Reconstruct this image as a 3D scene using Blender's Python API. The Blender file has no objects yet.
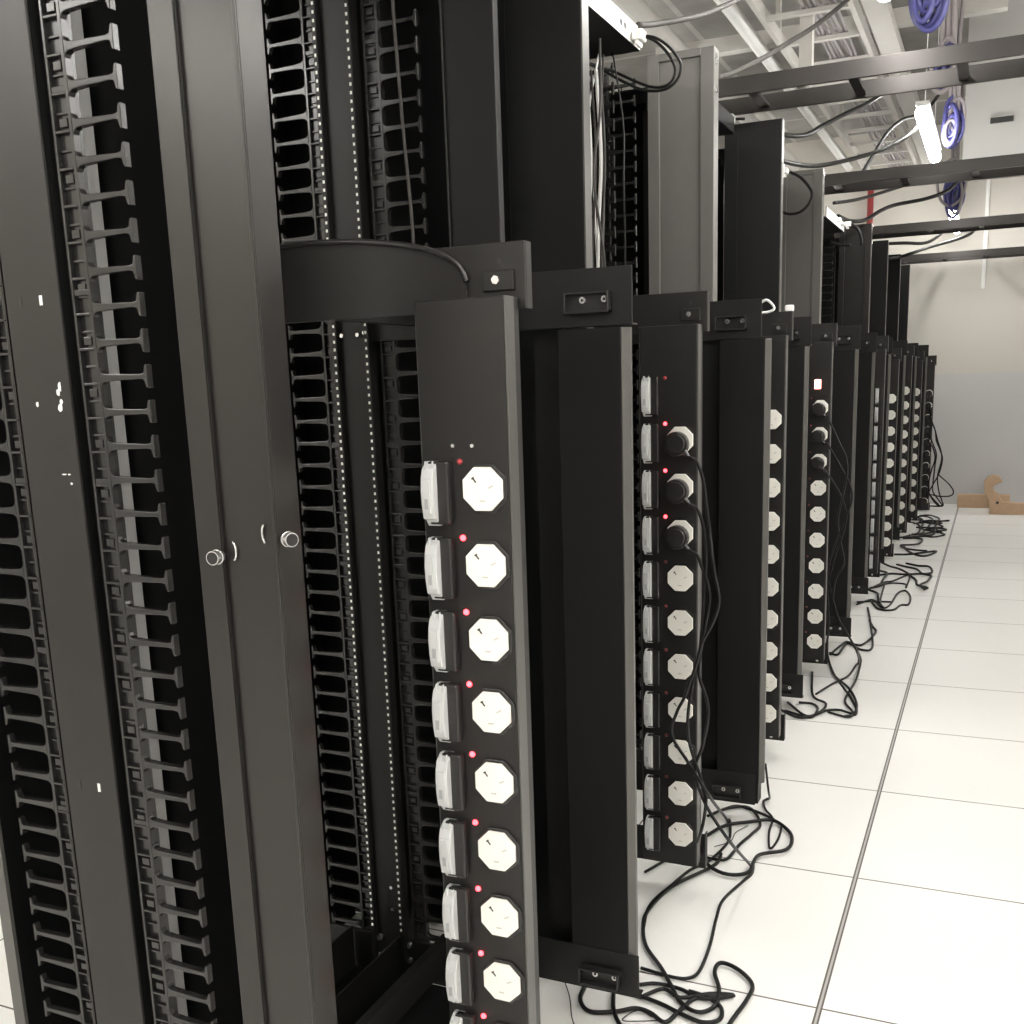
import bpy, math, random
from mathutils import Vector, Matrix
rnd = random.Random(7)
C = bpy.context.scene.collection

# ------------------------------------------------------------------ camera
F, YAW, PITCH, ROLL, H = 1054.58, 0.4296, 0.204, -0.0341, 1.2391
CX, CY = 512.0, 600.0
fwd = Vector((-math.sin(YAW)*math.cos(PITCH), math.cos(YAW)*math.cos(PITCH), -math.sin(PITCH)))
r0 = Vector((math.cos(YAW), math.sin(YAW), 0)); u0 = r0.cross(fwd)
RT = r0*math.cos(ROLL) + u0*math.sin(ROLL)
UP = -r0*math.sin(ROLL) + u0*math.cos(ROLL)
cam = bpy.data.cameras.new('camera'); camo = bpy.data.objects.new('camera', cam); C.objects.link(camo)
M = Matrix((RT, UP, -fwd)).transposed().to_4x4(); M.translation = (0, 0, H)
camo.matrix_world = M
cam.sensor_width = 36; cam.lens = F*36/1024; cam.shift_y = (CY-512)/1024; cam.clip_start = 0.02
bpy.context.scene.camera = camo

def ray(x, y): return fwd + RT*((x-CX)/F) - UP*((y-CY)/F)
def atY(x, y, Y):
    d = ray(x, y); return Vector((0, 0, H)) + d*(Y/d.y)
def atZ(x, y, z=0.007):
    d = ray(x, y); return Vector((0, 0, H)) + d*((z-H)/d.z)

# ------------------------------------------------------------------ materials
def mat(name, col, rough=0.5, metal=0.0, spec=0.5, noise=0.0, nscale=30, bump=0.0, emit=None, es=0, trans=0, alpha=1, coat=0):
    m = bpy.data.materials.new(name); m.use_nodes = True
    nt = m.node_tree; b = nt.nodes['Principled BSDF']
    b.inputs['Base Color'].default_value = (*col, 1); b.inputs['Roughness'].default_value = rough
    b.inputs['Metallic'].default_value = metal; b.inputs['Specular IOR Level'].default_value = spec
    b.inputs['Coat Weight'].default_value = coat
    b.inputs['Transmission Weight'].default_value = trans; b.inputs['Alpha'].default_value = alpha
    if emit: b.inputs['Emission Color'].default_value = (*emit, 1); b.inputs['Emission Strength'].default_value = es
    if noise or bump:
        tc = nt.nodes.new('ShaderNodeTexCoord'); n = nt.nodes.new('ShaderNodeTexNoise')
        n.inputs['Scale'].default_value = nscale; n.inputs['Detail'].default_value = 5
        nt.links.new(tc.outputs['Object'], n.inputs['Vector'])
        if noise:
            mx = nt.nodes.new('ShaderNodeMix'); mx.data_type = 'RGBA'
            mx.inputs[6].default_value = (*[c*(1-noise) for c in col], 1)
            mx.inputs[7].default_value = (*[min(1, c*(1+noise)) for c in col], 1)
            nt.links.new(n.outputs['Fac'], mx.inputs[0]); nt.links.new(mx.outputs[2], b.inputs['Base Color'])
        if bump:
            bp = nt.nodes.new('ShaderNodeBump'); bp.inputs['Strength'].default_value = bump; bp.inputs['Distance'].default_value = 0.002
            nt.links.new(n.outputs['Fac'], bp.inputs['Height']); nt.links.new(bp.outputs['Normal'], b.inputs['Normal'])
    return m
BLACK  = mat('black_powder_coat', (0.0070, 0.0068, 0.0064), 0.45, spec=0.34, noise=0.1, nscale=60)
DARK   = mat('matt_black_steel', (0.0045, 0.0045, 0.0048), 0.5, spec=0.26, noise=0.1, nscale=50)
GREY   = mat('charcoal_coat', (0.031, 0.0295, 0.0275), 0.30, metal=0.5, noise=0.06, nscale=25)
LGREY  = mat('lit_charcoal_coat', (0.135, 0.131, 0.123), 0.4, metal=0.2, noise=0.05, nscale=25)  # charcoal lightened to stand in for brighter light on the farther covers
SPINE  = mat('charcoal_spine_coat', (0.021, 0.020, 0.0185), 0.40, metal=0.3, spec=0.4, noise=0.06, nscale=25)
STRIPM = mat('strip_anodised', (0.0185, 0.0175, 0.0165), 0.42, metal=0.2, spec=0.4, noise=0.06, nscale=40)
EDGE   = mat('lit_edge', (0.105, 0.102, 0.096), 0.35, metal=0.5)  # edge faces coloured lighter to stand in for light catching them
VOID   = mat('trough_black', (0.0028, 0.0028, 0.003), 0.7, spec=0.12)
PLAST  = mat('black_plastic', (0.022, 0.021, 0.0205), 0.27)
COMBM  = mat('comb_plastic', (0.014, 0.0136, 0.013), 0.24)
WHITE  = mat('socket_white', (0.86, 0.84, 0.78), 0.35)
MARK   = mat('socket_mark', (0.55, 0.52, 0.48), 0.5)
SLOT   = mat('slot_black', (0.02, 0.02, 0.02), 0.6)
CLEAR  = mat('breaker_cover', (0.55, 0.56, 0.56), 0.2, spec=0.5)
CLEAR2 = mat('breaker_rocker', (0.34, 0.35, 0.35), 0.35)
CHROME = mat('zinc_bolt', (0.75, 0.75, 0.74), 0.22, metal=0.9)
PALEM   = mat('hole_light_and_scuff', (0.85, 0.84, 0.80), 0.45)  # pale tone for light through holes, also for slots and scuffs
LEDON  = mat('led_on', (0.9, 0.05, 0.05), 0.3, emit=(1, 0.035, 0.045), es=4.5)
LEDOFF = mat('led_off', (0.16, 0.03, 0.03), 0.3)
LEDDIM = mat('led_dim', (0.4, 0.05, 0.06), 0.3)
CORD   = mat('cord_black', (0.006, 0.006, 0.006), 0.42, spec=0.3)
CORDG  = mat('cord_grey', (0.05, 0.046, 0.043), 0.6, spec=0.3)
CORDW  = mat('cord_white', (0.72, 0.72, 0.70), 0.4)
WPAINT = mat('white_tray_paint', (0.56, 0.545, 0.515), 0.45, noise=0.04)
PVC    = mat('white_plastic', (0.82, 0.82, 0.80), 0.4)
BLUE   = mat('blue_cable', (0.075, 0.075, 0.25), 0.4)
RED    = mat('red_pipe_paint', (0.25, 0.02, 0.022), 0.4)
CARD   = mat('cardboard', (0.52, 0.36, 0.235), 0.85, noise=0.12, nscale=40)
TUBE   = mat('lit_tube', (1, 1, 1), 0.4, emit=(1.0, 0.982, 0.945), es=21)
LAMPB  = mat('lamp_body', (0.8, 0.8, 0.78), 0.4)
LADM   = mat('ladder_steel', (0.05, 0.046, 0.044), 0.30, metal=0.75)
GREYC  = mat('grey_cable', (0.33, 0.30, 0.31), 0.5)
BULK   = mat('bulkhead_paint', (0.45, 0.445, 0.43), 0.7, noise=0.05, nscale=3)

def floor_mat():
    m = bpy.data.materials.new('raised_floor_tiles'); m.use_nodes = True; nt = m.node_tree; b = nt.nodes['Principled BSDF']
    tc = nt.nodes.new('ShaderNodeTexCoord'); sp = nt.nodes.new('ShaderNodeSeparateXYZ'); nt.links.new(tc.outputs['Object'], sp.inputs[0])
    def mth(op, a, v=None, c=None):
        n = nt.nodes.new('ShaderNodeMath'); n.operation = op
        for i, x in enumerate((a, v, c)):
            if x is None: continue
            if isinstance(x, (int, float)): n.inputs[i].default_value = x
            else: nt.links.new(x, n.inputs[i])
        return n.outputs[0]
    def dist(o, off, per=0.6):
        a = mth('ADD', o, 60*per - off); a = mth('MODULO', a, per); a = mth('SUBTRACT', a, per/2); a = mth('ABSOLUTE', a)
        return mth('SUBTRACT', per/2, a)       # distance to nearest line
    dx = dist(sp.outputs[0], -0.255); dy = dist(sp.outputs[1], 1.955)
    main = mth('COMPARE', sp.outputs[0], -0.255, 0.05)          # the wider seam along the aisle
    lx = mth('LESS_THAN', dx, 0.0022); ly = mth('LESS_THAN', dy, 0.0022)
    seam = mth('MULTIPLY', main, mth('LESS_THAN', dx, 0.0062))
    core = mth('MULTIPLY', main, mth('LESS_THAN', dx, 0.0024))
    seamd = mth('SUBTRACT', seam, core)
    line = mth('MAXIMUM', mth('MAXIMUM', lx, ly), seamd); line = mth('SUBTRACT', line, mth('MULTIPLY', core, 1.0)); line = mth('MAXIMUM', line, 0.0)
    line = mth('MAXIMUM', line, mth('MULTIPLY', core, 0.55))
    n = nt.nodes.new('ShaderNodeTexNoise'); n.inputs['Scale'].default_value = 2.5; n.inputs['Detail'].default_value = 6
    nt.links.new(tc.outputs['Object'], n.inputs['Vector'])
    m1 = nt.nodes.new('ShaderNodeMix'); m1.data_type = 'RGBA'; m1.inputs[6].default_value = (0.85, 0.84, 0.815, 1); m1.inputs[7].default_value = (0.91, 0.90, 0.875, 1)
    nt.links.new(n.outputs['Fac'], m1.inputs[0])
    m2 = nt.nodes.new('ShaderNodeMix'); m2.data_type = 'RGBA'; nt.links.new(line, m2.inputs[0]); nt.links.new(m1.outputs[2], m2.inputs[6]); m2.inputs[7].default_value = (0.10, 0.085, 0.07, 1)
    nt.links.new(m2.outputs[2], b.inputs['Base Color']); b.inputs['Roughness'].default_value = 0.38; b.inputs['Specular IOR Level'].default_value = 0.4
    return m
def wall_mat():
    m = bpy.data.materials.new('two_tone_wall'); m.use_nodes = True; nt = m.node_tree; b = nt.nodes['Principled BSDF']
    tc = nt.nodes.new('ShaderNodeTexCoord'); sp = nt.nodes.new('ShaderNodeSeparateXYZ'); nt.links.new(tc.outputs['Object'], sp.inputs[0])
    g = nt.nodes.new('ShaderNodeMath'); g.operation = 'GREATER_THAN'; g.inputs[1].default_value = 1.175; nt.links.new(sp.outputs[2], g.inputs[0])
    n = nt.nodes.new('ShaderNodeTexNoise'); n.inputs['Scale'].default_value = 1.5; nt.links.new(tc.outputs['Object'], n.inputs['Vector'])
    a = nt.nodes.new('ShaderNodeMix'); a.data_type = 'RGBA'; a.inputs[6].default_value = (0.56, 0.557, 0.553, 1); a.inputs[7].default_value = (0.60, 0.575, 0.525, 1)
    nt.links.new(g.outputs[0], a.inputs[0])
    h = nt.nodes.new('ShaderNodeHueSaturation'); mr = nt.nodes.new('ShaderNodeMapRange'); mr.inputs[3].default_value = 0.94; mr.inputs[4].default_value = 1.06
    nt.links.new(n.outputs['Fac'], mr.inputs[0]); nt.links.new(mr.outputs[0], h.inputs['Value']); nt.links.new(a.outputs[2], h.inputs['Color'])
    nt.links.new(h.outputs[0], b.inputs['Base Color']); b.inputs['Roughness'].default_value = 0.7
    return m
def ceil_mat():
    m = bpy.data.materials.new('concrete_slab'); m.use_nodes = True; nt = m.node_tree; b = nt.nodes['Principled BSDF']
    tc = nt.nodes.new('ShaderNodeTexCoord')
    n = nt.nodes.new('ShaderNodeTexNoise'); n.inputs['Scale'].default_value = 3; n.inputs['Detail'].default_value = 9; nt.links.new(tc.outputs['Object'], n.inputs['Vector'])
    br = nt.nodes.new('ShaderNodeTexBrick'); br.inputs['Scale'].default_value = 1; br.offset = 0; br.inputs['Brick Width'].default_value = 0.9; br.inputs['Row Height'].default_value = 1.2
    br.inputs['Mortar Size'].default_value = 0.018; br.inputs['Color1'].default_value = (0.27, 0.26, 0.245, 1); br.inputs['Color2'].default_value = (0.33, 0.32, 0.30, 1); br.inputs['Mortar'].default_value = (0.48, 0.47, 0.45, 1)
    nt.links.new(tc.outputs['Object'], br.inputs['Vector'])
    mx = nt.nodes.new('ShaderNodeMix'); mx.data_type = 'RGBA'; mx.blend_type = 'OVERLAY'; mx.inputs[0].default_value = 0.55
    nt.links.new(br.outputs['Color'], mx.inputs[6]); nt.links.new(n.outputs['Fac'], mx.inputs[7]); nt.links.new(mx.outputs[2], b.inputs['Base Color'])
    bp = nt.nodes.new('ShaderNodeBump'); bp.inputs['Strength'].default_value = 0.3; bp.inputs['Distance'].default_value = 0.02; nt.links.new(n.outputs['Fac'], bp.inputs['Height']); nt.links.new(bp.outputs['Normal'], b.inputs['Normal'])
    b.inputs['Roughness'].default_value = 0.75
    return m

# ------------------------------------------------------------------ mesh builder
class MB:
    def __init__(s): s.v, s.f, s.m, s.sm = [], [], [], []
    def add(s, vs, fs, mi=0, smooth=False):
        o = len(s.v); s.v += [tuple(v) for v in vs]
        for f in fs: s.f.append([i+o for i in f]); s.m.append(mi); s.sm.append(smooth)
        return s
    def box(s, x0, x1, y0, y1, z0, z1, mi=0):
        v = [(x, y, z) for z in (z0, z1) for y in (y0, y1) for x in (x0, x1)]
        return s.add(v, [(0,2,3,1),(4,5,7,6),(0,1,5,4),(2,6,7,3),(0,4,6,2),(1,3,7,5)], mi)
    def prism(s, poly, axis, a, b, mi=0, smooth=False):
        """poly: 2-D outline; axis 'Y': (x,z) extruded y a..b ; 'Z': (x,y) ; 'X': (y,z)"""
        def P(p, t): return {'Y': (p[0], t, p[1]), 'Z': (p[0], p[1], t), 'X': (t, p[0], p[1])}[axis]
        n = len(poly); v = [P(p, a) for p in poly] + [P(p, b) for p in poly]
        area = sum(poly[i][0]*poly[(i+1) % n][1]-poly[(i+1) % n][0]*poly[i][1] for i in range(n))
        fl = (area > 0) != (axis == 'Y')
        fs = [list(range(n))[::-1], list(range(n, 2*n))] + [(i, (i+1) % n, n+(i+1) % n, n+i) for i in range(n)]
        if not fl: fs = [list(f)[::-1] for f in fs]
        o = len(s.f); s.add(v, fs, mi)
        if smooth:
            for k in range(o+2, len(s.f)): s.sm[k] = True
        return s
    def cyl(s, c, ax, r, h, n=16, mi=0, r2=None):
        c = Vector(c); ax = Vector(ax).normalized(); t = ax.orthogonal().normalized(); b = ax.cross(t)
        r2 = r if r2 is None else r2
        v = [c + (t*math.cos(2*math.pi*i/n)+b*math.sin(2*math.pi*i/n))*r for i in range(n)] + [c + ax*h + (t*math.cos(2*math.pi*i/n)+b*math.sin(2*math.pi*i/n))*r2 for i in range(n)]
        s.add(v, [list(range(n))[::-1], list(range(n, 2*n))], mi)
        return s.add(v, [(i, (i+1) % n, n+(i+1) % n, n+i) for i in range(n)], mi, True)
    def tube(s, pts, r, n=8, mi=0, seg=6, zmin=None):
        P = [Vector(p) for p in pts]
        if len(P) > 2:
            Q = [P[0]*2-P[1]] + P + [P[-1]*2-P[-2]]; out = []
            for i in range(1, len(Q)-2):
                a, b, c, d = Q[i-1:i+3]
                for k in range(seg):
                    t = k/seg
                    out.append(0.5*((2*b)+(c-a)*t+(2*a-5*b+4*c-d)*t*t+(3*b-a-3*c+d)*t**3))
            out.append(P[-1]); P = out
        if zmin is not None:
            for p in P: p.z = max(p.z, zmin)
        ring = []; tprev = None; nrm = None
        for i, p in enumerate(P):
            t = (P[min(i+1, len(P)-1)]-P[max(i-1, 0)])
            if t.length < 1e-7: t = tprev or Vector((0, 0, 1))
            t = t.normalized()
            if nrm is None: nrm = t.orthogonal().normalized()
            else:
                nrm = nrm - t*nrm.dot(t)
                nrm = nrm.normalized() if nrm.length > 1e-6 else t.orthogonal().normalized()
            b = t.cross(nrm); tprev = t
            ring += [p + (nrm*math.cos(2*math.pi*k/n)+b*math.sin(2*math.pi*k/n))*r for k in range(n)]
        L = len(P); fs = []
        for i in range(L-1):
            for k in range(n): fs.append((i*n+k, i*n+(k+1) % n, (i+1)*n+(k+1) % n, (i+1)*n+k))
        s.add(ring, fs, mi, True); o = len(s.v)-len(ring)
        s.f.append([o+k for k in range(n)][::-1]); s.m.append(mi); s.sm.append(False)
        s.f.append([o+(L-1)*n+k for k in range(n)]); s.m.append(mi); s.sm.append(False)
        return s
    def build(s, name, mats, parent=None, bevel=0, loc=None):
        me = bpy.data.meshes.new(name); me.from_pydata(s.v, [], s.f)
        for m in (mats if isinstance(mats, (list, tuple)) else [mats]): me.materials.append(m)
        me.polygons.foreach_set('material_index', s.m); me.polygons.foreach_set('use_smooth', s.sm); me.update()
        o = bpy.data.objects.new(name, me); C.objects.link(o)
        if parent: o.parent = parent
        if loc is not None: o.location = loc
        if bevel:
            b = o.modifiers.new('bevel', 'BEVEL'); b.width = bevel; b.segments = 2; b.limit_method = 'ANGLE'; b.angle_limit = 0.6
            b.harden_normals = False
        return o
def tag(o, label, cat, group=None):
    o['label'] = label; o['category'] = cat
    if group: o['group'] = group
    return o
def thing(name, label, cat, loc=(0, 0, 0), group=None):
    o = bpy.data.objects.new(name, None); C.objects.link(o); o.location = loc; o.empty_display_size = 0.05
    return tag(o, label, cat, group)
def struct(name, mb, m):
    o = mb.build(name, m); o['kind'] = 'structure'; return o
def dup(o, parent=None):
    c = o.copy(); C.objects.link(c)
    if parent: c.parent = parent
    for ch in list(o.children): dup(ch, c)
    return c
def kids(o, stem): return [c for c in o.children if c.name.split('.')[0] == stem]
def drop(o):
    for c in list(o.children): drop(c)
    bpy.data.objects.remove(o)

# ------------------------------------------------------------------ the room
XL, XR, YB, YF, ZC = -3.6, 2.8, -3.2, 10.5, 3.3
struct('floor', MB().box(XL, XR, YB, YF, -0.1, 0), floor_mat())
struct('ceiling', MB().box(XL, XR, YB, YF, ZC, ZC+0.1), ceil_mat())
WM = wall_mat()
struct('wall_far', MB().box(XL, XR, YF, YF+0.1, 0, ZC), WM)
struct('wall_near', MB().box(XL, XR, YB-0.1, YB, 0, ZC), WM)
struct('wall_left', MB().box(XL-0.1, XL, YB, YF, 0, ZC), WM)
struct('wall_right', MB().box(XR, XR+0.1, YB, YF, 0, ZC), WM)
# boxed-in bulkhead under the slab on the right, with a dark air slot
bk = MB().box(-0.25, XR, 7.0, 7.5, 2.36, ZC)
struct('trim_bulkhead', bk, BULK)
v = MB().box(-0.112, 0.008, 6.985, 7.01, 2.585, 2.615, 0); v.box(-0.112, 0.008, 6.96, 6.985, 2.613, 2.617, 1)
tag(v.build('air_slot', [SLOT, BULK]), 'short black air slot in the pale bulkhead at upper right', 'vent')

# ------------------------------------------------------------------ rack
PITCHF = 0.043; NF = 46; Z0F = 0.10
def finger_mb(side):
    """one comb finger, root at x=0 pointing +x (side=1) or -x"""
    m = MB(); L = 0.078
    pr = [(0, 0.0125), (0.0025, 0.0075), (0.007, 0.0052), (0.02, 0.0042), (L-0.012, 0.003), (L-0.006, 0.0042), (L-0.0035, 0.0135), (L, 0.0145)]
    poly = pr + [(x, -z) for x, z in reversed(pr)]
    poly = [(x*side, z) for x, z in poly]
    m.prism(poly, 'Y', 0.0, 0.010)
    return m
FING = {s: finger_mb(s) for s in (1, -1)}
def comb_base(side):
    """toothed strip the fingers grow from: two rails with cells between; root edge at x=0"""
    m = MB(); w = 0.032*side
    def bx(a, b, *r): m.box(min(a, b), max(a, b), *r)
    z0, z1 = Z0F-0.03, Z0F+NF*PITCHF
    bx(0, -0.005*side, 0, 0.012, z0, z1); bx(-0.028*side, -w, 0, 0.022, z0, z1)
    bx(-0.005*side, -0.028*side, 0.0075, 0.022, z0, z1)
    k = 0; z = z0
    while z < z1:
        d = 0.0 if k % 2 else 0.004
        bx(-0.005*side, -0.028*side, d, 0.0075, z, z+0.003)
        if k % 3 == 0: bx(-0.010*side, -0.023*side, 0.003, 0.0075, z+0.007, z+0.017)
        if k % 11 == 5: bx(-0.005*side, -0.028*side, 0.001, 0.0075, z+0.003, z+0.010)
        z += PITCHF/2; k += 1
    return m
comb_meshes = {}
def comb(parent, side, x, y, as_parts):
    b = comb_base(side)
    if not as_parts:
        key = ('c', side)
        if key not in comb_meshes:
            for i in range(NF):
                fm = FING[side]; b.add([(vx, vy, vz+Z0F+i*PITCHF) for vx, vy, vz in fm.v], fm.f, 0)
            o = b.build('finger_comb', COMBM, parent, loc=(x, y, 0)); comb_meshes[key] = o.data
        else:
            o = bpy.data.objects.new('finger_comb', comb_meshes[key]); C.objects.link(o); o.parent = parent; o.location = (x, y, 0)
        return o
    o = b.build('finger_comb', COMBM, parent, loc=(x, y, 0), bevel=0.0006)
    f0 = None
    for i in range(NF):
        if f0 is None:
            f0 = FING[side].build('finger', COMBM, o, bevel=0.0009); f = f0
        else:
            f = f0.copy(); C.objects.link(f); f.parent = o
        f.location = (0, 0, Z0F+i*PITCHF)
    return o

def make_rack(k, y, label, kind, depth=0.72, postw=0.095, cover_x=(-0.92, -0.888, -0.772, -0.735), ztop=2.1):
    t = thing('open_rack', label, 'rack', (-1.13, y, 0), 'row of open racks with finger cable managers')
    X = lambda v: v+1.13
    yr = depth
    near = k <= 1
    # front spine plate
    sp = MB().box(X(-1.19), X(-1.088), 0, 0.004, 0.03, 2.06)
    spo = sp.build('front_spine', SPINE, t, bevel=0.0012)
    MB().box(X(-1.19), X(-1.186), 0.004, 0.06, 0.03, 2.06).box(X(-1.092), X(-1.088), 0.004, 0.06, 0.03, 2.06).box(X(-1.088), X(-1.067), 0.03, 0.034, 0.03, 2.06).build('spine_flange', VOID, spo)
    sl = MB()
    for z in (1.361, 0.70):
        sl.box(X(-1.158), X(-1.154), -0.0008, 0.001, z-0.006, z+0.006, 0); sl.box(X(-1.122), X(-1.1175), -0.0008, 0.001, z-0.006, z+0.006, 1)
    sl.build('spine_slot', [SLOT, PALEM], spo)
    if k == 0:
        sc = MB()
        for z, x, w, h in ((1.245, -1.109, 0.004, 0.006), (1.252, -1.105, 0.003, 0.008), (1.226, -1.108, 0.005, 0.007), (1.233, -1.105, 0.003, 0.004), (1.231, -1.148, 0.003, 0.004), (1.139, -1.115, 0.006, 0.0012), (1.139, -1.106, 0.003, 0.0012), (1.127, -1.104, 0.002, 0.002)):
            a = [(X(x)+w*math.cos(q)*(0.6+0.4*rnd.random()), z+h*math.sin(q)*(0.6+0.4*rnd.random())) for q in [i*math.pi/3.5 for i in range(7)]]
            sc.prism(a, 'Y', -0.0006, 0.0002)
        sc.build('paint_scuff', PALEM, spo)
    comb(t, 1, X(-1.035), 0, near); comb(t, -1, X(-1.213), 0, near)
    # groove cheek between spine and comb, trough behind the fingers
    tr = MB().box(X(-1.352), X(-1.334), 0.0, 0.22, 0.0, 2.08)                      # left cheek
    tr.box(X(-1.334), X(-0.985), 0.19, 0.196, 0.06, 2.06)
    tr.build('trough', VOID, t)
    MB().box(X(-1.352), X(-1.330), -0.006, 0.0, 0.0, 2.08).build('left_flange', EDGE if k == 0 else GREY, t)
    MB().box(X(-1.203), X(-1.182), 0.165, 0.186, 0.05, 2.05).build('pale_strip', mat('pale_strip_grey', (0.40, 0.40, 0.39), 0.5) if k == 0 else GREY, t)  # narrow upright strip behind the comb, paler on the first rack
    # rear spine; light through its mounting holes painted as pale squares
    rs = MB().box(X(-1.150), X(-1.080), yr, yr+0.004, 0.0, 2.06)
    rs.box(X(-1.153), X(-1.143), yr-0.012, yr+0.05, 0, 2.06); rs.box(X(-1.083), X(-1.073), yr-0.012, yr+0.05, 0, 2.06)
    rs.box(X(-1.0725), X(-1.0705), yr-0.016, yr-0.012, 0, 2.06)
    rso = rs.build('rear_spine', BLACK, t, bevel=0.001)
    for x in (-1.148, -1.078):
        hs = MB(); z = 0.12
        while z < 2.03: hs.box(X(x)-0.0018, X(x)+0.0018, yr-0.0132, yr-0.0118, z-0.0026, z+0.0026); z += 0.01433
        hs.build('hole_light_pattern', PALEM, rso)
    comb(t, 1, X(-1.03 if k == 0 else -0.99), yr+0.01, k == 0); comb(t, -1, X(-1.190), yr+0.01, k == 0)
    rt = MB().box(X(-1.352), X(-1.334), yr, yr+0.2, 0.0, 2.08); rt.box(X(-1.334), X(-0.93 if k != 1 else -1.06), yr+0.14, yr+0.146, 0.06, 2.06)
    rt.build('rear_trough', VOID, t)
    if k == 0: MB().box(X(-0.895), X(-0.895+postw), yr, yr+0.02, 0.0, 2.06).box(X(-0.899), X(-0.895), yr-0.004, yr+0.08, 0, 2.06).build('rear_post', BLACK, t, bevel=0.0015)
    # base: two long beams, cross beams, floor pan, bolts
    bb = MB()
    for x in (-1.21, -1.09): bb.box(X(x), X(x+0.004), 0.03, yr, 0.0, 0.10); bb.box(X(x), X(x+0.03), 0.03, yr, 0.0, 0.004)
    bb.box(X(-1.33), X(-0.80 if postw > 0.05 else -0.87), yr+0.004, yr+0.012, 0.0, 0.09); bb.box(X(-1.33), X(-0.93), 0.06, 0.07, 0.0, 0.07)
    bo = bb.build('base_beam', BLACK, t, bevel=0.001)
    MB().box(X(-1.055), X(-0.80 if postw > 0.05 else -0.87), 0.25, yr-0.02, 0.012, 0.016).build('base_pan', DARK, t)
    if k < 3:
        for x, z, r, h in ((-1.135, 0.05, 0.0055, 0.006), (-1.135, 0.09, 0.0055, 0.006), (-1.064, 0.05, 0.0055, 0.006), (-1.064, 0.085, 0.0055, 0.006), (-1.1, 0.16, 0.0038, 0.003), (-1.1, 0.21, 0.0038, 0.003), (-1.135, 1.335, 0.0038, 0.003), (-1.10, 1.335, 0.0038, 0.003), (-1.085, 1.338, 0.0038, 0.003)):
            MB().cyl((X(x), yr-0.001, z), (0, -1, 0), r, h+0.003, 12).build('bolt', CHROME, rso)
    # rails along the aisle side that carry the power strip arms
    rl = MB()
    for z in (0.065, 1.345): rl.box(X(-0.985), X(-0.965), 0.165, yr+0.0, z, z+0.06)
    rl.box(X(-0.985), X(-0.965), 0.165, 0.185, 0.02, 2.0)
    rl.box(X(-1.08), X(-0.895), yr+0.004, yr+0.01, 1.322, 1.36)
    rl.build('side_rail', BLACK, t)
    # top plate with holes
    if k == 5: xr = -0.86
    else: xr = -0.848
    tp = MB().box(X(-1.352), X(xr), 0.04, yr+0.03, 2.028, 2.032); tp.box(X(xr-0.003), X(xr), 0.04, yr+0.03, 2.028, 2.082); tp.box(X(-1.352), X(-1.349), 0.04, yr+0.03, 2.028, 2.082)
    tpo = tp.build('top_plate', DARK, t, bevel=0.001)
    if k in (1, 3, 5):
        MB().box(X(xr), X(xr+0.0015), 0.05, yr+0.028, 2.03, 2.08).build('painted_glare', mat('plate_glare_white', (0.75, 0.74, 0.71), 0.4) if k == 1 else PVC, tpo)  # glare on the plate's side face painted as a white strip
        hh = MB()
        for yy in (0.34, 0.38, 0.60, 0.63): hh.cyl((X(xr+0.0015), yy, 2.055), (1, 0, 0), 0.008, 0.0008, 12)
        hh.build('plate_side_holes', SLOT, tpo)
    # cover of the aisle-side channel
    a, b, c, d = cover_x
    if kind == 'grey':
        cv = MB().box(X(a), X(b), 0, 0.004, 0.015, ztop); cv.box(X(c), X(d), 0, 0.004, 0.015, ztop)
        cv.box(X(b), X(c), 0.007, 0.011, 0.015, ztop-0.02); cv.box(X(b-0.003), X(b), 0.004, 0.012, 0.015, ztop); cv.box(X(c), X(c+0.003), 0.004, 0.012, 0.015, ztop)
        cv.box(X(a), X(a+0.003), 0.004, 0.03, 0.015, ztop); cv.box(X(d-0.003), X(d), 0.004, 0.052, 0.015, ztop); cv.box(X(b), X(c), 0, 0.011, ztop-0.02, ztop)
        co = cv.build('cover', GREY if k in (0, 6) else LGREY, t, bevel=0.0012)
        hn = MB()
        for z in (ztop-0.03, ztop-0.015, ztop-0.10): hn.box(X(d), X(d+0.004), 0.01, 0.03, z-0.012, z)
        hn.build('hinge_tabs', CHROME, co)
        if k == 0:
            for x, y0, z, s, ax in ((-0.869, 0.007, 1.039, 1, (0.1, -1, 0)), (-0.783, 0.014, 1.062, -1, (0.9, -0.45, 0))):
                av = Vector(ax).normalized(); p0 = Vector((X(x), y0, z))
                kn = MB().cyl(p0, av, 0.005, 0.012, 20, 1); kn.cyl(p0+av*0.010, av, 0.0085, 0.005, 24, 0, 0.0095); kn.cyl(p0+av*0.015, av, 0.0088, 0.010, 24, 0); kn.cyl(p0+av*0.025, av, 0.0076, 0.0006, 24, 1)
                ko = kn.build('knob', [CHROME, PLAST], co)
                arc = [(X(x)+s*0.018+s*0.004*math.cos(q), 0.004, z+0.006+0.011*math.sin(q)) for q in [math.pi*(i/8-0.5) for i in range(9)]]
                MB().tube(arc, 0.0014, 6, 0, 3).build('latch_clip', CHROME, ko)
    elif kind == 'dark':
        cv = MB().box(X(-0.925), X(-0.877), 0.001, 0.004, 0.015, ztop); cv.box(X(-0.877), X(d+0.009), 0, 0.004, 0.015, ztop)
        cv.box(X(-0.880), X(-0.877), 0, 0.01, 0.015, ztop)
        co = cv.build('cover', DARK, t, bevel=0.0008)
        MB().box(X(d+0.009), X(d+0.012), 0, 0.035, 0.015, ztop).build('cover_edge', EDGE, co)
    return t

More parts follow.
